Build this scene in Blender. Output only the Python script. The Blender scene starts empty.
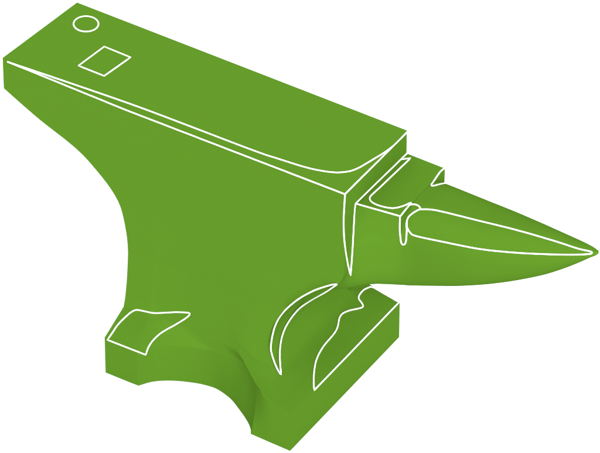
import bpy, bmesh, math
from math import pi, sin, cos, radians
from mathutils import Vector
from mathutils.bvhtree import BVHTree

# ------------------------------------------------------------------ units
S = 0.0011                       # one drawing unit in metres: the anvil is about 75 cm long
H = 317.0                        # height of the face above the ground, in units
def V(x, y, z): return Vector((x*S, y*S, z*S))

scene = bpy.context.scene

# ------------------------------------------------------------------ camera
A, E, D = radians(32.3), radians(39.2), 6000.0
cr = Vector((cos(A), sin(A), 0))
cu = Vector((-sin(A)*sin(E), cos(A)*sin(E), cos(E)))
cf = Vector((-sin(A)*cos(E), cos(A)*cos(E), -sin(E)))
cam_pos = V(0, 0, H) - (cf + 45.0/D*cr + 32.5/D*cu)*D*S
cd = bpy.data.cameras.new('camera')
cam = bpy.data.objects.new('camera', cd)
scene.collection.objects.link(cam)
cam.location = cam_pos
cam.rotation_euler = cf.to_track_quat('-Z', 'Y').to_euler()
cd.sensor_width = 36.0
cd.lens = 36.0*D/600.0
cd.clip_start = 0.1
cd.clip_end = 500
scene.camera = cam

# ------------------------------------------------------------------ even light
w = bpy.data.worlds.new('World'); scene.world = w; w.use_nodes = True
bg = w.node_tree.nodes['Background']
bg.inputs[0].default_value = (1, 1, 1, 1)
bg.inputs[1].default_value = 0.68
sun = bpy.data.lights.new('fill_sun', 'SUN'); sun.energy = 1.75; sun.angle = radians(40)  # soft sun added to lift shaded parts and level the faces' brightness
so = bpy.data.objects.new('fill_sun', sun); scene.collection.objects.link(so)
so.rotation_euler = Vector((-1.08, 1, -1.02)).to_track_quat('-Z', 'Y').to_euler()
so.location = (2, -2, 3)
scene.view_settings.view_transform = 'Standard'
scene.view_settings.look = 'None'
scene.view_settings.gamma = 1
scene.view_settings.exposure = 1.6
try: scene.cycles.diffuse_bounces = 6
except Exception: pass

# ------------------------------------------------------------------ materials
def paint(name, col, vary=0.0, scale=30):
    m = bpy.data.materials.new(name); m.use_nodes = True
    nt = m.node_tree; nt.nodes.clear()
    out = nt.nodes.new('ShaderNodeOutputMaterial')
    df = nt.nodes.new('ShaderNodeBsdfDiffuse'); df.inputs['Roughness'].default_value = 0.0
    nt.links.new(df.outputs[0], out.inputs[0])
    if vary:
        tc = nt.nodes.new('ShaderNodeTexCoord')
        no = nt.nodes.new('ShaderNodeTexNoise'); no.inputs['Scale'].default_value = scale
        no.inputs['Detail'].default_value = 3
        nt.links.new(tc.outputs['Object'], no.inputs['Vector'])
        rp = nt.nodes.new('ShaderNodeValToRGB')
        rp.color_ramp.elements[0].color = tuple(c*(1-vary) for c in col)+(1,)
        rp.color_ramp.elements[1].color = tuple(c*(1+vary) for c in col)+(1,)
        nt.links.new(no.outputs['Fac'], rp.inputs[0])
        nt.links.new(rp.outputs[0], df.inputs[0])
    else:
        df.inputs[0].default_value = col+(1,)
    return m
GREEN = paint('matte_green_paint', (0.0443, 0.1107, 0.0080), 0.012, 4)
WHITE = paint('white_enamel', (0.9, 0.9, 0.9), 0.005, 20)
FLOOR = paint('white_seamless_paper', (0.72, 0.72, 0.72), 0.004, 1)

# ------------------------------------------------------------------ helpers
def link(name, bm, mat, parent=None, smooth=None):
    bmesh.ops.recalc_face_normals(bm, faces=bm.faces)
    me = bpy.data.meshes.new(name); bm.to_mesh(me); bm.free()
    me.materials.append(mat)
    o = bpy.data.objects.new(name, me); scene.collection.objects.link(o)
    if parent: o.parent = parent
    if smooth is not None:
        for p in me.polygons: p.use_smooth = True
        me.set_sharp_from_angle(angle=radians(smooth))
    return o
def loft(bm, rings, cap=True):
    R = [[bm.verts.new(V(*p)) for p in ring] for ring in rings]
    n = len(R[0])
    for a, b in zip(R, R[1:]):
        for i in range(n):
            j = (i+1) % n
            bm.faces.new((a[i], a[j], b[j], b[i]))
    if cap:
        bm.faces.new(R[0]); bm.faces.new(R[-1])
def interp(tab, x, k=1):
    if x <= tab[0][0]: return tab[0][k]
    for a, b in zip(tab, tab[1:]):
        if x <= b[0]:
            t = (x-a[0])/(b[0]-a[0]); return a[k]*(1-t)+b[k]*t
    return tab[-1][k]
def smooth_tab(tab, x):          # monotone cubic through a table, for soft profiles
    xs = [p[0] for p in tab]; ys = [p[1] for p in tab]; n = len(xs)
    if x <= xs[0]: return ys[0]
    if x >= xs[-1]: return ys[-1]
    d = [(ys[i+1]-ys[i])/(xs[i+1]-xs[i]) for i in range(n-1)]
    m = [d[0]]+[0 if d[i-1]*d[i] <= 0 else 2*d[i-1]*d[i]/(d[i-1]+d[i]) for i in range(1, n-1)]+[d[-1]]
    for i in range(n-1):
        if x <= xs[i+1]:
            h = xs[i+1]-xs[i]; t = (x-xs[i])/h
            return ((1+2*t)*(1-t)**2*ys[i]+t*(1-t)**2*h*m[i]
                    + t*t*(3-2*t)*ys[i+1]+t*t*(t-1)*h*m[i+1])

# ------------------------------------------------------------------ setting
bm = bmesh.new()
bmesh.ops.create_circle(bm, cap_ends=True, radius=60, segments=96)
for v in bm.verts: v.co.z = -0.0005
fl = link('ground', bm, FLOOR); fl['kind'] = 'structure'

# ------------------------------------------------------------------ the anvil
anvil = bpy.data.objects.new('anvil', None); scene.collection.objects.link(anvil)
anvil['label'] = 'flat green blacksmith anvil with white outlined edges, horn pointing right, on plain white'
anvil['category'] = 'anvil'

# profile tables, z -> x or z -> amount
XL = [(0, -261), (48, -261), (63.8, -261.1), (82.4, -261.4), (103.4, -261.6), (123.9, -262.2), (141.7, -263.4), (159, -266.3),
      (178.9, -271.5), (189.2, -276.2), (201.1, -285.1), (219, -304.5), (231.2, -320.2), (239.5, -336.1), (245.9, -351.9),
      (252.3, -368), (264.9, -393.8), (276.8, -416.3)]
XR = [(0, -31.5), (48, -31.5), (52, -48), (60, -72), (72, -82), (86, -87), (104, -85), (124, -77.5), (157.7, -53),
      (190, -17), (200, -5), (208, -1.5), (216, -0.5), (278.3, -0.5)]
Q = [(0, 1), (48, 1), (64, .31), (75, .24), (90, .18), (128, .08), (180, .02), (215, 0), (279, 0)]
QM = [(0, 1), (48, 1), (64, .8), (80, .62), (100, .42), (128, .22), (180, .04), (215, 0), (279, 0)]
# how far the feet stand out past the waist, along the length (a scooped side between two feet)
FOOT = [(-262, 52.8), (-220.4, 51.9), (-219.5, 50.6), (-212.9, 40.4), (-201, 30), (-182.5, 20.2), (-162.2, 13.6), (-150.8, 12.2),
        (-131.6, 16.3), (-109, 28.3), (-89.2, 41.9), (-82, 49.5), (-79.8, 53.0), (-31, 53.6)]
FOOT_TOP = [(-262, 52.8), (-220.4, 51.9), (-219.5, 50.6), (-212.9, 40.4), (-201, 30), (-182.5, 20.2), (-162.2, 13.6), (-150.8, 12.2),
            (-131.6, 12.4), (-118, 13.5), (-109, 16), (-100, 20), (-90, 28), (-80, 38), (-70, 47.5), (-62, 52), (-56, 53.3), (-31, 53.6)]
FLAT = sorted(set([-261 + i*(229.5)/80 for i in range(81)] + [-220.4, -219.8, -79.8]))
YN, YF = 0.0, 119.5
def ring(z, top=False):
    xl, xr = smooth_tab(XL, z), smooth_tab(XR, z)
    q = interp(Q, z)
    skew = lambda x, Y: -x/416.3*(1.5 if Y < 60 else -0.5)   # the sides run a touch out of parallel
    qm = interp(QM, z); lean = interp([(0, 0), (48, 1)], z)
    def foot(X, lean=lean):                                  # returns the reach of the side past the waist
        f = smooth_tab(FOOT, X)*(1-lean) + smooth_tab(FOOT_TOP, X)*lean
        return 12*qm + (f-12)*max(0, 52.8*q-12*qm)/40.8
    rise = lambda X: interp([(-190, 0), (-160, 1), (-130, 4), (-105, 8), (-84, 11), (-31.5, 0)], X)      # the horn end foot climbs towards the waist
    w = interp([(24, 0), (48, 1), (100, 0)], z, 1)
    out = []
    x0, x1 = FLAT[0], FLAT[-1]
    for X in FLAT:                                # near side
        x = xl + (X-x0)/(x1-x0)*(xr-xl)
        f = foot(X)
        out.append((x, YN - f + skew(x, 0), z + w*rise(X)))
    ny = 16
    yn_r, yf_r = out[-1][1], YF + foot(-31.5)*0.78
    for k in range(1, ny):                        # horn end
        t = k/ny; out.append((xr, yn_r*(1-t)+yf_r*t, z))
    for X in reversed(FLAT):                      # far side
        x = xl + (X-x0)/(x1-x0)*(xr-xl)
        f = foot(X, 0)
        if z > 200: x = max(x, xl)
        out.append((x, YF + f*0.78, z + w*rise(X)))
    yn_l, yf_l = YN - foot(x0) + skew(xl, 0), YF + foot(x0)*0.78
    for k in range(1, ny):                        # heel end
        t = 1-k/ny
        out.append((xl, yn_l*(1-t)+yf_l*t, z))
    return out
bm = bmesh.new()
loft(bm, [ring(z) for z in (0, 1, 12, 24, 36, 48)])
base = link('base', bm, GREEN, anvil, 35)
bm = bmesh.new()
zs = [48.0, 50, 52, 54, 56, 58, 60, 62, 64, 67, 70, 75, 80, 86] + [92+i*6 for i in range(32)]
zs = [z for z in zs if z < 275] + [276.8]
loft(bm, [ring(z) for z in zs])
waist = link('waist', bm, GREEN, anvil, 35)

# the flat face slab with the heel, its far edges lightly eased
bm = bmesh.new()
poly = [(-416.3, 1.5), (0, 0), (-1.6, 121.2), (-404.4, 121.0)]
b = [bm.verts.new(V(x, y, 276.8)) for x, y in poly]
t = [bm.verts.new(V(x, y, H)) for x, y in poly]
bm.faces.new(b); bm.faces.new(t)
for i in range(4):
    j = (i+1) % 4; bm.faces.new((b[i], b[j], t[j], t[i]))
bmesh.ops.bevel(bm, geom=[e for e in bm.edges if all(v.co.z > 300*S for v in e.verts)], offset=0.5*S, segments=2, affect='EDGES')
face = link('face', bm, GREEN, anvil, 50)

# table (the step between face and horn)
bm = bmesh.new()
near0 = [(287, 24.8), (276, 17.5), (264, 12), (254, 9.2), (246, 8.4)]     # flares into the waist as it drops
rings = []
for z, y0 in near0:
    rings.append([(-3, y0, z)] + [(-3+48.7*k/8, y0+(31.3+(287-z)/40*1.4-y0)*k/8, z) for k in range(1, 9)]
                 + [(43.9, 121.4-(287-z)*.02, z), (-3, 121.6-(287-z)*.02, z)])
loft(bm, rings)
bmesh.ops.bevel(bm, geom=[e for e in bm.edges if all(v.co.z > 286.9*S for v in e.verts) and len(e.link_faces) == 2
                          and abs(e.link_faces[0].normal.dot(e.link_faces[1].normal)) < .7], offset=0.5*S, segments=2, affect='EDGES')
table = link('table', bm, GREEN, anvil, 40)

# horn
HORN = [  # x, centre y, half width, centre z, half height, squareness
    (-30.0, 60.0, 50.0, 212.7, 57.3, 3.3),
    (-15.0, 61.0, 54.0, 218.2, 52.8, 3.3),
    (0.0, 64.0, 57.0, 223.8, 49.2, 3.3),
    (12.0, 67.0, 53.0, 227.6, 48.4, 3.3),
    (24.0, 70.7, 49.8, 232.2, 52.3, 3.3),
    (35.0, 73.7, 47.0, 233.3, 52.9, 3.3),
    (45.0, 75.6, 44.6, 233.9, 52.3, 3.3),
    (60.0, 75.0, 42.2, 237.6, 51.1, 3.17),
    (80.0, 73.7, 41.0, 243.0, 48.0, 2.99),
    (100.0, 72.5, 39.6, 248.3, 45.0, 2.81),
    (120.0, 71.2, 38.1, 254.3, 41.4, 2.63),
    (140.0, 69.9, 35.1, 260.9, 38.3, 2.45),
    (160.0, 68.6, 31.6, 267.9, 34.5, 2.27),
    (180.0, 67.3, 27.4, 275.5, 30.1, 2.09),
    (200.0, 66.0, 22.6, 283.4, 24.5, 2.0),
    (215.0, 65.0, 18.5, 290.0, 19.1, 2.0),
    (228.0, 64.2, 14.6, 296.2, 14.1, 2.0),
    (240.0, 63.4, 10.5, 302.2, 9.0, 2.0),
    (246.0, 63.0, 8.2, 305.2, 6.2, 2.0),
    (250.0, 62.8, 6.5, 307.0, 4.1, 2.0),
    (252.5, 62.7, 5.0, 308.0, 3.3, 2.0), (254.5, 62.7, 3.6, 309.0, 2.6, 2.0), (256, 62.6, 2.1, 309.6, 1.6, 2.0), (256.8, 62.5, 0.4, 309.9, 0.4, 2.0)]
def sect(x, yc, ry, zc, rz, e, n=64):
    o = []
    for i in range(n):
        a = 2*pi*i/n; c, s = cos(a), sin(a)
        o.append((x, yc+ry*math.copysign(abs(c)**(2/e), c), zc+rz*math.copysign(abs(s)**(2/e), s)))
    return o
bm = bmesh.new()
def col(k): return [(h[0], h[k]) for h in HORN]
xs = [-40, -30, -20, -10, 0, 10, 20, 32, 44.5]+list(range(50, 240, 8))+[240, 244, 247, 249, 251, 252.6, 254, 255, 255.8, 256.4, 256.8]
loft(bm, [sect(x, *[smooth_tab(col(k), x) for k in range(1, 6)]) for x in xs])
horn = link('horn', bm, GREEN, anvil, 50)

# holes in the heel: shallow plugged seats with a raised white rim
def disc(name, pts, z0, z1):
    bm = bmesh.new()
    lo = [bm.verts.new(V(x, y, z0)) for x, y in pts]; hi = [bm.verts.new(V(x, y, z1)) for x, y in pts]
    bm.faces.new(lo); bm.faces.new(hi)
    for i in range(len(pts)):
        j = (i+1) % len(pts); bm.faces.new((lo[i], lo[j], hi[j], hi[i]))
    return link(name, bm, GREEN, anvil)
LINES = [
  ('face', False, [(-410, 1.2, 314.2), (-403.9, 1.2, 314.2), (-397.8, 1.1, 314.2), (-391.7, 1.1, 314.2), (-385.7, 1.1, 314.2), (-379.7, 1.1, 314.1), (-373.7, 1.1, 314.1), (-367.7, 1, 314), (-361.8, 1, 313.9), (-355.8, 1, 313.9), (-349.9, 1, 313.8), (-343.9, 0.9, 313.8), (-338, 0.9, 313.7), (-332.1, 0.9, 313.6), (-326.1, 0.9, 313.6), (-320.4, 0.9, 313.5), (-314.7, 0.8, 313.5), (-309, 0.8, 313.4), (-303.2, 0.8, 313.4), (-297.5, 0.8, 313.3), (-291.8, 0.8, 313.3), (-286.1, 0.7, 313.2), (-280.4, 0.7, 313.1), (-274.7, 0.7, 313.1), (-269, 0.7, 313), (-263.4, 0.7, 313), (-257.7, 0.6, 313.1), (-252.1, 0.6, 313.2), (-246.5, 0.6, 313.2), (-240.9, 0.6, 313.3), (-235.3, 0.6, 313.4), (-229.7, 0.5, 313.5), (-224.1, 0.5, 313.6), (-218.5, 0.5, 313.7), (-212.9, 0.5, 313.7), (-207.3, 0.5, 313.8), (-201.7, 0.4, 313.9), (-196.1, 0.4, 314), (-190.5, 0.4, 314.1), (-185, 0.4, 314.2), (-179.4, 0.4, 314.3), (-173.8, 0.3, 314.3), (-168.3, 0.3, 314.4), (-162.7, 0.3, 314.5), (-157.2, 0.3, 314.6), (-151.6, 0.3, 314.7), (-146.1, 0.2, 314.8), (-140.6, 0.2, 314.8), (-135, 0.2, 314.9), (-129.5, 0.2, 315), (-124, 0.2, 315.1), (-118.5, 0.1, 315.2), (-112.9, 0.1, 315.3), (-107.2, 0.1, 315.3), (-101.6, 0.1, 315.4), (-95.9, 0.1, 315.5), (-90.2, 0, 315.6), (-84.5, 0, 315.7), (-78.8, -0, 315.8), (-73.2, -0, 315.9), (-67.5, -0.1, 316), (-61.9, -0.1, 316), (-56.2, -0.1, 316.1), (-50.6, -0.1, 316.2), (-44.9, -0.1, 316.3), (-39.3, -0.2, 316.4), (-33.6, -0.2, 316.5), (-28, -0.2, 316.6), (-22.4, -0.2, 316.6), (-16.8, -0.2, 316.7), (-11.2, -0.2, 316.8), (-5.6, -0.2, 316.8), (-0.1, -0.1, 316.8)]),
  ('face', False, [(-410, 1.2, 314.2), (-407.7, 1.2, 314.4), (-404.8, 1.2, 314.5), (-401.2, 1.2, 314.8), (-396.8, 1.1, 315), (-394.1, 1.1, 315.2), (-391.4, 1.1, 315.4), (-388.2, 1.1, 315.6), (-385, 1.1, 315.8), (-381.2, 1.1, 316), (-377.4, 1.1, 316.2), (-373.1, 1, 316.5), (-368.8, 1, 316.8), (-365.8, 1.2, 316.8), (-362.7, 1.4, 316.8), (-359.6, 1.4, 317), (-356.2, 1.5, 317.2), (-352.8, 1.5, 317.3), (-349.5, 1.7, 317.3), (-345.9, 2, 317.3), (-342.3, 2.2, 317.3), (-338.8, 2.4, 317.3), (-335, 2.6, 317.3), (-331.3, 2.8, 317.3), (-327.5, 3.1, 317.3), (-324.5, 3.2, 317.3), (-321.6, 3.4, 317.3), (-318.6, 3.6, 317.3), (-315.7, 3.8, 317.3), (-312.6, 4, 317.3), (-309.5, 4.2, 317.3), (-306.5, 4.3, 317.3), (-303.4, 4.5, 317.3), (-300.1, 4.7, 317.3), (-296.9, 4.9, 317.3), (-293.6, 5.1, 317.3), (-290.4, 5.3, 317.3), (-286.9, 5.5, 317.3), (-283.4, 5.7, 317.3), (-279.9, 5.9, 317.3), (-276.4, 6.1, 317.3), (-273.3, 6.2, 317.3), (-270.3, 6.4, 317.3), (-267.3, 6.5, 317.3), (-264.2, 6.7, 317.3), (-261.2, 6.8, 317.3), (-257.9, 6.9, 317.3), (-254.5, 7.1, 317.3), (-251.2, 7.2, 317.3), (-247.9, 7.3, 317.3), (-244.6, 7.4, 317.3), (-241.3, 7.5, 317.3), (-238, 7.6, 317.3), (-234.7, 7.7, 317.3), (-231.5, 7.7, 317.3), (-228.2, 7.8, 317.3), (-224.9, 7.9, 317.3), (-221.7, 8, 317.3), (-218.5, 8, 317.3), (-215.2, 8.1, 317.3), (-212, 8.1, 317.3), (-208.7, 8.2, 317.3), (-205.5, 8.2, 317.3), (-202.3, 8.3, 317.3), (-198.9, 8.3, 317.3), (-195.5, 8.4, 317.3), (-192.1, 8.4, 317.3), (-188.6, 8.5, 317.3), (-185.2, 8.5, 317.3), (-181.8, 8.6, 317.3), (-178.4, 8.6, 317.3), (-175.1, 8.7, 317.3), (-171.9, 8.7, 317.3), (-168.6, 8.8, 317.3), (-165.3, 8.8, 317.3), (-162, 8.9, 317.3), (-158.7, 8.9, 317.3), (-155.4, 8.9, 317.3), (-152, 9, 317.3), (-148.6, 9, 317.3), (-145.2, 9.1, 317.3), (-141.7, 9.1, 317.3), (-138.3, 9.2, 317.3), (-134.9, 9.2, 317.3), (-131.7, 9.3, 317.3), (-128.6, 9.4, 317.3), (-125.4, 9.4, 317.3), (-122.2, 9.5, 317.3), (-119, 9.6, 317.3), (-115.4, 9.7, 317.3), (-111.8, 9.8, 317.3), (-108.2, 9.9, 317.3), (-104.8, 10.1, 317.3), (-101.3, 10.2, 317.3), (-97, 10.6, 317.3), (-93.9, 10.9, 317.3), (-90.8, 11.3, 317.3), (-86.5, 11.7, 317.3), (-83.8, 11.9, 317.3), (-81, 12.2, 317.3), (-78.2, 12.4, 317.3), (-75.4, 12.7, 317.3), (-72.6, 12.9, 317.3), (-69.9, 13.2, 317.3), (-67.2, 13.4, 317.3), (-64.5, 13.7, 317.3), (-61.9, 14, 317.3), (-59.4, 14.3, 317.3), (-54.7, 15, 317.3), (-50.6, 15.7, 317.3), (-46.9, 16.5, 317.3), (-43.4, 17.4, 317.3), (-40.3, 18.3, 317.3), (-37.3, 19.2, 317.3), (-34.5, 20.2, 317.3), (-31.9, 21.1, 317.3), (-29.6, 22.1, 317.3), (-27.5, 23.1, 317.3), (-25.5, 24.1, 317.3), (-23.6, 25.3, 317.3), (-21.8, 26.7, 317.3), (-19.9, 28.2, 317.3), (-18.2, 29.8, 317.3), (-16.6, 31.4, 317.3), (-15, 33.3, 317.3), (-13.5, 35.5, 317.3), (-12.2, 38.1, 317.3), (-10.9, 41.1, 317.3), (-9.7, 44.5, 317.3), (-8.7, 48.2, 317.3), (-7.7, 52.1, 317.3), (-6.7, 56.1, 317.3), (-5.7, 60.1, 317.3), (-4.7, 64.2, 317.3), (-3.6, 68.4, 317.3), (-2.5, 72.7, 317.3), (-1.6, 77.1, 317.3), (-1.1, 82.2, 316.8), (-1, 87.8, 316), (-1.1, 93.9, 315.3), (-1.1, 100.3, 315), (-1.2, 103.5, 314.9), (-1.2, 106.6, 314.9), (-1.3, 112.5, 314.9), (-1.4, 117.4, 314.9), (-1.4, 121, 314.9)]),
  ('face', False, [(-0.1, -0.1, 316.8), (-0, 6.5, 316.8), (-0, 13.1, 316.8), (-0.1, 19.7, 316.7), (-0.2, 26.5, 316.5), (-0.3, 33.3, 316.4), (-0.3, 40, 316.2), (-0.4, 46.8, 316.1), (-0.5, 53.6, 315.9), (-0.6, 60.4, 315.8), (-0.7, 67.3, 315.6), (-0.8, 74.1, 315.5), (-0.9, 80.9, 315.3), (-1, 87.8, 315.1), (-1.1, 94.6, 315), (-1.2, 101.5, 314.8), (-1.2, 108.4, 314.7), (-1.3, 115.3, 314.5), (-1, 121.6, 314.9)]),
  ('waist', False, [(0.2, -0.3, 316.6), (-0, -0.3, 312.6), (-0.3, -0.3, 306.8), (-0.5, -0.3, 303.5), (-0.6, -0.3, 300.1), (-0.8, -0.3, 296.5), (-0.9, -0.3, 292.9), (-1.1, -0.3, 289.4), (-1.2, -0.3, 286), (-1.2, -0.3, 282.9), (-1.3, -0.3, 279.9), (-1.2, -0.3, 274.6), (-1, -0.3, 269.5), (-0.8, -0.3, 264.7), (-0.5, -0.3, 260), (-0.3, 0.1, 255.3), (-0.3, 0.7, 250.4), (-0.3, 1.5, 245.6), (-0.3, 2.3, 241), (-0.3, 3.2, 236.4), (-0.3, 4.2, 232), (-0.3, 5.2, 227.8), (-0.3, 6.1, 223.8), (-0.1, 6.7, 220.1), (0.5, 7, 216.9), (1, 7.3, 213.7), (1.4, 7.7, 210.8), (1.7, 8.1, 208.4), (2, 8.4, 206.5), (2.2, 8.3, 209.7), (2.6, 8.2, 213.9), (2.8, 8.3, 218.8), (3.2, 8.4, 224.3), (3.3, 8.5, 227.3), (3.4, 8.6, 230.3), (3.5, 8.7, 233.5), (3.6, 8.8, 236.7), (3.6, 9.1, 240.2), (3.6, 9.4, 243.7), (3.5, 10, 247.6), (3.1, 10.7, 251.3), (2.7, 11.7, 255), (2.4, 12.6, 258.9), (2.1, 13.4, 262.7), (1.6, 14.4, 266.3), (1.1, 15.6, 269.3), (0.6, 16.6, 272.4), (0.2, 17.5, 274.8), (-0.1, 18.1, 277.5), (-0.1, 18.6, 281.8), (-0.1, 19, 284.9), (-0.1, 19.4, 287.1), (-0.1, 19.8, 288.6), (-0.1, 20.3, 290.9)]),
  ('table', False, [(-0.1, 20.3, 290.9), (-0.2, 27.5, 290.6), (-0.3, 34.7, 290.3), (-0.4, 41.9, 290), (-0.5, 49.2, 289.7), (-0.6, 56.4, 289.4), (-0.7, 63.7, 289.1), (-0.8, 71, 288.7), (-0.9, 78.3, 288.4), (-0.9, 85.5, 288.1), (-1, 92.9, 287.8), (-1.1, 100.2, 287.5), (-1.2, 107.5, 287.3), (-1.1, 114.5, 287.3), (-0.8, 121.1, 287.6)]),
  ('table', False, [(-0.1, 20.3, 290.9), (2.9, 25.1, 287), (8.3, 25.9, 287), (13.7, 26.6, 287), (19.1, 27.4, 287), (24.5, 28.1, 287.1), (30, 28.8, 287.1), (35.4, 29.6, 287.1), (40.8, 30.3, 287.1), (45.9, 31.6, 286.6), (45.3, 39.4, 286.8), (45, 46.9, 287.3), (44.4, 55, 287.3)]),
  ('table', False, [(-1, 109.2, 287.3), (1.4, 111.5, 287.3), (3.8, 113.7, 287.3), (6.2, 116, 287.3), (6.1, 113.1, 287.3), (6, 109.1, 287.3), (5.9, 104.4, 287.3), (5.7, 99.2, 287.3), (5.6, 94, 287.3), (5.5, 89, 287.3), (5.3, 84.1, 287.3), (5.2, 78.8, 287.3), (5.1, 73.5, 287.3), (4.9, 68.3, 287.3), (4.8, 63.6, 287.3), (4.7, 59.5, 287.3), (4.6, 56.1, 287.3), (4.4, 53.1, 287.3), (4.3, 50.6, 287.3), (4.2, 48.4, 287.3), (4.1, 46.4, 287.3), (4.1, 44.7, 287.3), (4.1, 42.2, 287.3), (4.5, 40.1, 287.3), (5.7, 37.9, 287.3), (7.6, 36.1, 287.3), (9.1, 35.2, 287.3), (10.9, 34.6, 287.3), (12.9, 34.1, 287.3), (15, 33.9, 287.3), (17.4, 33.7, 287.3), (20, 33.9, 287.3), (21.6, 34.1, 287.3), (23.3, 34.4, 287.3), (25.3, 34.8, 287.3), (27.3, 35.3, 287.3), (29.4, 35.9, 287.3), (31.3, 36.7, 287.3), (33, 37.6, 287.3), (34.4, 38.6, 287.3), (35.7, 39.9, 287.3), (36.9, 41.2, 287.3), (37.9, 42.7, 287.3), (38.9, 44.2, 287.3), (39.8, 45.7, 287.3), (40.7, 47.3, 287.3), (41.6, 49.1, 287.3), (42.3, 51, 287.3), (43, 52.7, 287.3), (43.5, 54.2, 287.3)]),
  ('table', False, [(45.7, 31.3, 286.8), (45.8, 31.1, 285.2), (45.7, 31.1, 282.6), (45.6, 31.2, 279.6), (45.5, 31.3, 276.4), (45.4, 31.4, 273.2), (45.4, 31.5, 270.3), (45.5, 31.6, 267.6), (45.6, 31.7, 264.9), (45.8, 31.9, 262.2), (45.9, 32.1, 259.5), (46.3, 31.9, 257.6), (46.6, 31.7, 256), (47.1, 31.5, 253.9), (47.7, 31.6, 252.4), (48.5, 31.6, 251.4), (49.7, 31.8, 251.1), (51.1, 32, 252.2), (51.8, 32.2, 253.7), (52.3, 32.4, 255.7), (52.4, 32.7, 257.8), (52.4, 32.9, 259.5), (52.3, 33.2, 261.4), (52.2, 33.7, 263.5), (52, 34.2, 265.5), (51.7, 34.7, 267.3), (51.5, 35.2, 268.7), (50.9, 35.9, 270.6), (50.2, 36.5, 271.9), (49.7, 37.1, 273.1), (49.4, 37.8, 274.4), (49.1, 38.6, 275.5), (48.9, 39.5, 276.7), (48.8, 40.4, 277.7), (48.8, 41.4, 278.8), (49.1, 42.6, 279.8), (49.8, 44, 280.9), (50.7, 45.5, 282), (51.8, 47.1, 283.1), (53, 48.6, 284), (54.3, 50.2, 284.9), (55.4, 51.4, 285.6), (56.5, 52.1, 286)]),
  ('table', False, [(45, 52.2, 287), (45.5, 55.3, 285.4), (47, 56.1, 285.6), (48.4, 56.4, 285.8), (49.7, 56.5, 285.9), (51.8, 56, 286.2), (53.7, 55.1, 286.4), (55.2, 54.1, 286.4), (56.6, 52.8, 286.2)]),
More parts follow.
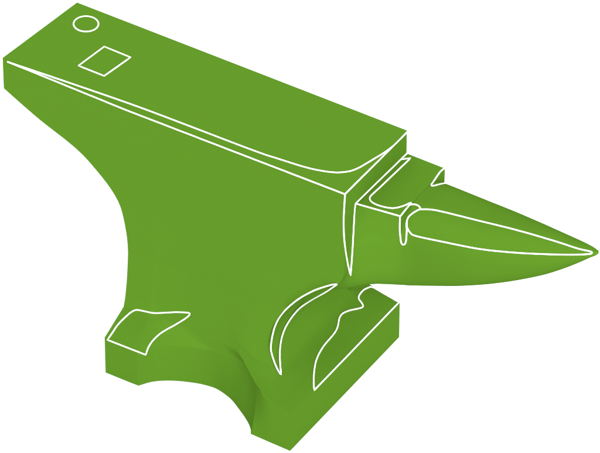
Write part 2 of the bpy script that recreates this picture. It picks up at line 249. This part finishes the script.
  ('horn', False, [(57.1, 52.3, 286.2), (59.4, 53, 286.7), (61, 53.5, 287.1), (62.7, 54, 287.5), (64.6, 54.5, 287.9), (66.5, 54.9, 288.3), (68.2, 55.2, 288.5), (69.7, 55.5, 288.8), (71.3, 55.8, 289), (73.3, 56.1, 289.3), (76.1, 56.3, 289.6), (80.1, 56.6, 290.1), (82.9, 56.8, 290.4), (85.6, 57, 290.8), (88.9, 57.1, 291.2), (92.3, 57.3, 291.6), (96, 57.4, 292), (99.7, 57.6, 292.5), (103.7, 57.8, 293), (107.6, 57.9, 293.4), (111.5, 58.1, 293.9), (115.4, 58.2, 294.4), (119.1, 58.3, 294.9), (122.9, 58.3, 295.5), (126.4, 58.3, 296.1), (130, 58.3, 296.7), (133.6, 58.3, 297.3), (137.1, 58.3, 297.9), (140.6, 58.3, 298.5), (144.1, 58.3, 299.1), (147.6, 58.3, 299.6), (151, 58.4, 300.1), (154.5, 58.4, 300.7), (158, 58.4, 301.2), (161.5, 58.4, 301.7), (165, 58.3, 302.3), (168.7, 58.2, 302.8), (172.3, 58.2, 303.4), (176, 58.1, 303.9), (179.7, 58.1, 304.4), (183.4, 58.1, 304.8), (187.1, 58, 305.3), (190.7, 58, 305.7), (194.3, 58, 306.1), (197.7, 58, 306.4), (201.1, 58, 306.8), (204.1, 58, 307.1), (207.2, 58.1, 307.4), (210, 58.1, 307.6), (212.8, 58.1, 307.9), (215.4, 58, 308.1), (218, 58, 308.4), (222.9, 57.9, 308.8), (227.4, 57.7, 309.2), (231.4, 57.7, 309.5), (235, 57.7, 309.8), (238.1, 57.8, 310.1), (240.7, 58, 310.4), (242.8, 58.2, 310.6), (244.6, 58.5, 310.8), (246.1, 58.7, 310.9), (247.4, 59, 310.9), (249.1, 59.3, 310.9), (250.4, 59.4, 310.9), (251.7, 58.9, 310.7), (251.2, 57.8, 310), (250, 57.1, 309.6), (248.4, 56.4, 309.2), (247.2, 56, 308.9), (245.9, 55.5, 308.5), (244.4, 55, 308), (242.6, 54.5, 307.5), (240.4, 53.9, 306.8), (237.7, 53.3, 306), (234.6, 52.5, 305.1), (231.1, 51.8, 304.1), (227.3, 50.9, 303), (223, 50.1, 301.8), (220.7, 49.6, 301.1), (218.4, 49.2, 300.5), (215.9, 48.7, 299.8), (213.4, 48.2, 299.1), (210.6, 47.7, 298.3), (207.8, 47.2, 297.5), (204.7, 46.7, 296.7), (201.7, 46.1, 295.9), (198.4, 45.6, 295), (195.2, 45, 294.1), (191.8, 44.5, 293.2), (188.5, 43.9, 292.3), (185.1, 43.4, 291.4), (181.8, 42.8, 290.6), (178.5, 42.3, 289.7), (175.2, 41.8, 288.9), (172, 41.4, 288.1), (168.8, 40.9, 287.3), (165.5, 40.5, 286.5), (162.3, 40, 285.8), (159.1, 39.6, 285), (155.9, 39.2, 284.2), (152.6, 38.8, 283.4), (149.3, 38.4, 282.7), (146, 38, 281.9), (142.7, 37.7, 281.2), (139.4, 37.4, 280.5), (136, 37, 279.8), (132.5, 36.7, 279.1), (129, 36.4, 278.5), (125.4, 36.2, 277.8), (121.8, 36, 277.2), (118, 35.8, 276.5), (114.3, 35.7, 275.8), (110.6, 35.6, 275.1), (106.9, 35.5, 274.4), (103.4, 35.4, 273.7), (99.9, 35.4, 273.1), (96.7, 35.3, 272.5), (93.5, 35.2, 271.9), (90.5, 35.1, 271.3), (87.4, 35, 270.8), (84.5, 34.9, 270.2), (81.6, 34.8, 269.7), (78.8, 34.8, 269.1), (76, 34.7, 268.6), (71, 34.7, 267.6), (66.6, 34.7, 266.8), (63, 34.6, 266.3), (60.5, 34.6, 266.1), (58.9, 34.6, 266), (57.4, 34.7, 266.3), (56.2, 34.8, 267.1), (54.3, 35.1, 268.4), (53.3, 35.4, 269.1), (52.5, 35.7, 269.9), (51, 36.3, 271.6), (50.1, 37.3, 273.4), (49.4, 38.4, 275.2), (48.9, 39.3, 276.4)]),
  ('table', False, [(43.7, 120.4, 287.1), (43.5, 118.5, 287.3), (43.2, 116, 287.3), (43.1, 112.8, 287.3), (43.3, 110.8, 287.3), (43.7, 108.4, 287.3), (43.9, 106, 287.1), (44.1, 103.8, 286.8), (44.5, 101.5, 286.7), (44.5, 99.9, 286.3), (44.6, 97.2, 285.8), (44.6, 95, 285.5), (45.1, 92.9, 285.7), (46.3, 90.7, 286.1), (47.8, 90.6, 286.3), (49.2, 92.3, 286.2), (50, 93.7, 286), (50.8, 95.2, 285.8), (51.5, 96.8, 285.5), (52.1, 98.2, 285.2), (53, 101, 284.3), (53.3, 104.6, 282.4), (53.1, 107.7, 280.5)]),
  ('pritchel_hole', True, [(-364.3, 101.3, 317.3), (-363.1, 99, 317.3), (-362.3, 96.5, 317.3), (-362.1, 94, 317.3), (-362.3, 91.5, 317.3), (-363.1, 89.1, 317.3), (-364.3, 86.9, 317.3), (-365.9, 85, 317.3), (-367.9, 83.4, 317.3), (-370.2, 82.3, 317.3), (-372.6, 81.6, 317.3), (-375.2, 81.4, 317.3), (-377.8, 81.7, 317.3), (-380.2, 82.5, 317.3), (-382.5, 83.8, 317.3), (-384.5, 85.4, 317.3), (-386.2, 87.4, 317.3), (-387.4, 89.7, 317.3), (-388.2, 92.1, 317.3), (-388.4, 94.7, 317.3), (-388.2, 97.2, 317.3), (-387.4, 99.6, 317.3), (-386.2, 101.8, 317.3), (-384.6, 103.7, 317.3), (-382.6, 105.3, 317.3), (-380.3, 106.4, 317.3), (-377.8, 107.1, 317.3), (-375.2, 107.3, 317.3), (-372.7, 107, 317.3), (-370.2, 106.2, 317.3), (-367.9, 104.9, 317.3), (-365.9, 103.3, 317.3)]),
  ('hardy_hole', True, [(-337.8, 72.3, 317.3), (-332.3, 72.2, 317.3), (-326.8, 72.1, 317.3), (-321.3, 72, 317.3), (-315.8, 71.9, 317.3), (-310.4, 71.8, 317.3), (-304.9, 71.7, 317.3), (-305.8, 64.9, 317.3), (-306.7, 58.2, 317.3), (-307.6, 51.4, 317.3), (-308.6, 44.7, 317.3), (-309.5, 38, 317.3), (-310.4, 31.2, 317.3), (-315.7, 31.3, 317.3), (-321, 31.3, 317.3), (-326.3, 31.3, 317.3), (-331.6, 31.3, 317.3), (-336.9, 31.3, 317.3), (-342.2, 31.4, 317.3), (-341.5, 38.2, 317.3), (-340.8, 45, 317.3), (-340, 51.8, 317.3), (-339.3, 58.6, 317.3), (-338.5, 65.4, 317.3)]),
  ('waist', True, [(-257.3, -52.1, 46.7), (-253.9, -52, 46.7), (-250.5, -52, 46.8), (-247.1, -52, 46.8), (-243.7, -51.9, 46.9), (-240.3, -51.9, 46.9), (-237, -51.8, 47), (-233.6, -51.8, 47), (-230.2, -51.7, 47), (-226.9, -51.6, 47), (-223.5, -51.5, 47), (-220.2, -51.4, 47), (-218.5, -48.9, 44.5), (-216.9, -46.2, 41.8), (-215.3, -43.6, 39.2), (-215, -43, 41.5), (-214.7, -42.6, 43.1), (-214.4, -42.2, 44.9), (-214, -41.7, 46.6), (-213.6, -41.2, 48.2), (-213.7, -39.8, 48.9), (-213.7, -38.4, 49.5), (-213.8, -36.9, 50.1), (-213.7, -35.3, 50.7), (-213.6, -33.6, 51.3), (-213.4, -32, 51.9), (-213.1, -30.2, 52.5), (-212.6, -28.5, 53.2), (-212.1, -26.7, 53.9), (-211.5, -24.9, 54.6), (-210.7, -23.2, 55.4), (-209.8, -21.4, 56.2), (-208.7, -19.7, 57), (-207.5, -18.1, 57.9), (-206.1, -16.5, 58.9), (-204.6, -14.9, 60), (-203, -13.5, 61.2), (-201.3, -12.2, 62.5), (-199.6, -10.9, 64), (-197.4, -10.2, 66.2), (-195.1, -9.6, 68.5), (-192.9, -9, 70.8), (-190.9, -8.6, 72.9), (-189.2, -8.2, 74.8), (-187.9, -7.9, 76.4), (-186.8, -7.7, 77.7), (-185.2, -7.3, 79.9), (-184.3, -7.1, 81.6), (-183.8, -6.9, 83.3), (-185.9, -6.9, 83.5), (-187.6, -7, 83), (-189.8, -7.1, 82.3), (-192.4, -7.3, 81.4), (-195.3, -7.6, 80.4), (-198.4, -7.9, 79.3), (-201.6, -8.2, 78.1), (-205.1, -8.7, 76.7), (-209.2, -9.2, 75), (-213.3, -10, 73.4), (-217.3, -10.8, 71.9), (-220.9, -11.6, 70.7), (-223.8, -12.4, 70), (-226, -13.1, 69.6), (-227.6, -13.6, 69.5), (-228.9, -14, 69.5), (-231.5, -14.1, 69.1), (-233, -14.2, 68.9), (-234.7, -14.3, 68.6), (-236.5, -14.4, 68.3), (-238.3, -14.5, 68), (-240.1, -14.6, 67.7), (-241.7, -14.7, 67.4), (-243.1, -14.8, 67.1), (-245.3, -15, 66.4), (-247, -15.3, 65.5), (-248.7, -15.9, 64.2), (-250, -17.8, 63.4), (-250.6, -19, 62.9), (-251.1, -20.2, 62.3), (-251.7, -21.6, 61.7), (-252.2, -23.1, 61), (-252.8, -24.8, 60.3), (-253.4, -26.6, 59.5), (-254, -28.5, 58.6), (-254.6, -30.5, 57.8), (-255, -32.5, 56.9), (-255.4, -34.3, 56.1), (-255.7, -36.2, 55.3), (-255.9, -38.1, 54.4), (-256, -40, 53.6), (-256, -41.8, 52.8), (-256, -43.3, 52.1), (-256.2, -47.3, 50.4), (-256.4, -50.2, 49.1)]),
  ('waist', False, [(-8.4, -0.4, 196.2), (-9.6, -1.2, 196.2), (-11.5, -2.2, 195.9), (-12.8, -2.9, 195.5), (-14.5, -3.6, 194.7), (-16.6, -4.5, 193.5), (-19.2, -5.4, 192), (-22.2, -6.3, 190.1), (-25.5, -7, 187.7), (-28.8, -7.6, 185.2), (-32.1, -8, 182.4), (-35.3, -8.3, 179.3), (-38.6, -8.6, 176.1), (-41.9, -8.9, 172.8), (-45.2, -9.2, 169.3), (-48.3, -9.5, 165.8), (-51.4, -9.8, 162.1), (-54.4, -10.1, 158.3), (-59.1, -7.7, 151.6), (-63.6, -5.6, 145.1), (-67.7, -3.8, 138.9), (-71.4, -2.2, 133), (-74.7, -0.8, 127.4), (-77.6, 0.6, 122.2), (-80.3, 2, 117.2), (-80.8, 0.6, 115.2), (-81.4, -0.6, 112.9), (-81.9, -1.6, 110.3), (-82.5, -2.6, 107.4), (-83, -3.5, 104), (-83.3, -4.5, 100.2), (-83.7, -5.4, 96.3), (-83.9, -6.1, 92.3), (-84, -6.8, 88.7), (-84.1, -7.3, 85.5), (-84.1, -7.5, 82.8), (-84, -7.6, 80.7), (-83.7, -7.7, 78.9), (-83.3, -7.9, 77.4), (-82.6, -8.2, 76), (-81.8, -8.7, 74.4), (-80.8, -9.2, 72.7), (-79.6, -9.8, 70.8), (-78.3, -10.4, 68.9), (-76.9, -11.1, 67.1), (-75.4, -11.7, 65.5), (-74.1, -12.3, 64.1), (-72.7, -12.9, 62.8), (-71.2, -13.4, 61.5), (-69.7, -14, 60.4), (-68.4, -14.3, 59.4), (-67.3, -14.6, 58.5), (-68.5, -12.6, 60.8), (-70, -10.9, 62.6), (-71.7, -8.9, 64.5), (-73.3, -6.7, 66.3), (-74.9, -4.5, 67.9), (-76.5, -2.2, 69.3), (-78, 0.3, 70.7), (-79.5, 2.6, 72.2), (-80.7, 4.8, 74), (-81.8, 7, 75.7), (-82.7, 9.2, 77.5), (-83.5, 11.4, 79.2), (-84.2, 13.6, 81), (-84.7, 15.8, 82.7), (-85.1, 18.1, 84.4), (-85.4, 20.5, 86), (-85.6, 23.1, 87.7), (-85.5, 25.9, 89.3), (-85.4, 28.9, 91), (-85.1, 32, 92.7), (-84.8, 35.3, 94.2), (-84.4, 38.6, 95.4), (-84.1, 41.9, 96.3), (-83.8, 45.1, 96.8), (-83.6, 48.3, 96.9), (-83.3, 51.7, 96.8), (-82.8, 54.8, 96.7), (-80.7, 55.7, 99), (-77, 54.2, 103.8), (-71.5, 50.6, 111), (-64.3, 44.7, 120.7), (-56.3, 37.8, 131.4), (-47.7, 29.9, 142.9), (-39.1, 21.6, 154.7), (-31.9, 15.1, 164.6), (-26.2, 10.6, 172.2), (-22.1, 8.4, 177.7), (-19.4, 8.3, 180.9), (-17.5, 8.9, 183.1), (-16.1, 9.6, 184.7), (-15.1, 10.3, 185.7)]),
  ('waist', True, [(-31.7, 160.1, 48.4), (-31.7, 155.9, 48.4), (-31.7, 151.8, 48.4), (-31.7, 147.6, 48.4), (-31.7, 143.5, 48.4), (-31.7, 139.4, 48.4), (-31.7, 135.3, 48.4), (-31.7, 131.1, 48.4), (-31.7, 127, 48.4), (-31.7, 122.9, 48.4), (-31.7, 118.8, 48.4), (-31.7, 114.7, 48.4), (-31.7, 110.6, 48.4), (-31.7, 106.5, 48.4), (-31.7, 102.4, 48.4), (-31.7, 98.3, 48.4), (-31.7, 94.2, 48.4), (-31.7, 90.1, 48.4), (-31.7, 86, 48.4), (-31.7, 81.9, 48.4), (-31.7, 77.9, 48.4), (-31.7, 73.8, 48.4), (-31.7, 69.7, 48.4), (-31.7, 65.7, 48.4), (-31.7, 61.6, 48.4), (-31.7, 57.5, 48.4), (-31.7, 53.5, 48.4), (-31.7, 49.4, 48.4), (-31.7, 45.4, 48.4), (-31.7, 41.3, 48.4), (-31.7, 37.3, 48.4), (-31.7, 33.2, 48.4), (-31.7, 29.2, 48.4), (-31.7, 25.2, 48.4), (-31.7, 21.1, 48.4), (-31.7, 17.1, 48.4), (-31.7, 13.1, 48.4), (-31.7, 9.1, 48.4), (-31.7, 5.1, 48.4), (-31.7, 1.1, 48.4), (-31.7, -3, 48.4), (-31.7, -7, 48.4), (-32.7, -5.4, 48.7), (-34.2, -3.4, 49.2), (-35.9, -0.9, 49.7), (-37.8, 1.9, 50.3), (-39.7, 4.9, 50.7), (-41.6, 8, 51), (-43.3, 11.1, 51.4), (-45.2, 14.5, 51.8), (-47, 18, 52.1), (-48.7, 21.5, 52.5), (-50.3, 25, 53), (-51.7, 28.5, 53.4), (-52.8, 31.9, 53.7), (-53.8, 35.3, 54), (-54.7, 38.8, 54.2), (-55.4, 42.4, 54.4), (-56.1, 46.1, 54.6), (-56.7, 50.1, 54.8), (-57.2, 54.6, 54.9), (-57.4, 59.5, 55), (-57.6, 64.6, 55), (-57.8, 69.7, 55.1), (-58.2, 74.5, 55.2), (-58.8, 78.8, 55.4), (-59.8, 82.7, 55.7), (-61.1, 86.3, 56), (-62.6, 89.6, 56.5), (-64, 92.6, 57), (-65.2, 95.4, 57.4), (-65.9, 98.1, 57.6), (-66.2, 100.5, 57.7), (-66.3, 102.4, 57.7), (-66.1, 104.2, 57.7), (-65.7, 106, 57.5), (-65.1, 107.8, 57.4), (-64.4, 109.9, 57.1), (-63.4, 112.4, 56.8), (-62, 115.2, 56.3), (-60.3, 118.1, 55.8), (-58.7, 120.8, 55.3), (-57.3, 123.3, 55), (-56.5, 125.2, 54.7), (-56, 127.6, 54.6), (-57.2, 129.3, 54.9), (-59, 130.6, 55.4), (-60.4, 131.3, 55.8), (-62, 131.9, 56.3), (-63.5, 132.6, 56.8), (-64.9, 133.4, 57.3), (-65.9, 134.6, 57.6), (-66.6, 136.3, 57.8), (-67.1, 138.2, 58), (-67.4, 140.4, 58.1), (-67.6, 142.7, 58.2), (-67.9, 145.4, 57.7), (-68.1, 147.8, 57.3), (-67.9, 150.1, 57), (-67.5, 152.5, 56.6), (-66.9, 154.6, 56.3), (-66.1, 156.4, 56.1), (-65.6, 158.1, 55.9), (-62.2, 159.5, 55), (-59.1, 159.5, 54.3), (-56.1, 159.6, 53.7), (-53, 159.6, 53), (-49.9, 159.6, 52.4), (-46.9, 159.7, 51.7), (-43.8, 159.7, 51.1), (-40.8, 159.8, 50.5), (-37.7, 159.8, 49.8), (-34.6, 159.9, 49.2)]),
]
seat = [q for q in LINES if q[0] == 'pritchel_hole'][0][2]
PARTS_HOLE = {'pritchel_hole': disc('pritchel_hole', [(p[0], p[1]) for p in seat], H-2, H+0.25)}
seat = [q for q in LINES if q[0] == 'hardy_hole'][0][2]
PARTS_HOLE['hardy_hole'] = disc('hardy_hole', [(p[0], p[1]) for p in seat], H-2, H+0.25)


# ------------------------------------------------------------------ white outline beads
def catmull(P, closed, sub=3):
    n = len(P); out = []
    rng = range(n if closed else n-1)
    for i in rng:
        g = (lambda k: P[k % n]) if closed else (lambda k: P[min(max(k, 0), n-1)])
        p0, p1, p2, p3 = g(i-1), g(i), g(i+1), g(i+2)
        for s in range(sub):
            t = s/sub
            out.append(0.5*((2*p1)+(p2-p0)*t+(2*p0-5*p1+4*p2-p3)*t*t+(3*p1-p0-3*p2+p3)*t**3))
    if not closed: out.append(P[-1])
    return out
def bead(name, pts, parent, r=0.76, closed=False):
    P = [V(*p) for p in pts]
    bm = bmesh.new(); n = len(P); k = 8; rings = []
    for i, p in enumerate(P):
        if closed: d = P[(i+1) % n]-P[i-1]
        else: d = P[min(i+1, n-1)]-P[max(i-1, 0)]
        d.normalize()
        a = d.cross(Vector((0.31, -0.52, 0.79))); a.normalize(); b = d.cross(a)
        # keep a mitred corner from pinching the bead
        rr = r*S
        rings.append([bm.verts.new(p+(a*cos(2*pi*j/k)+b*sin(2*pi*j/k))*rr) for j in range(k)])
    m = n if closed else n-1
    for i in range(m):
        A_, B_ = rings[i], rings[(i+1) % n]
        for j in range(k):
            bm.faces.new((A_[j], A_[(j+1) % k], B_[(j+1) % k], B_[j]))
    if not closed:
        bm.faces.new(rings[0]); bm.faces.new(rings[-1])
    return link(name, bm, WHITE, parent, 60)
PARTS = {'base': base, 'waist': waist, 'face': face, 'table': table, 'horn': horn, **PARTS_HOLE}
for par, closed, pts in LINES:
    bead('edge_line', pts, PARTS[par] if par in PARTS else anvil, closed=closed)
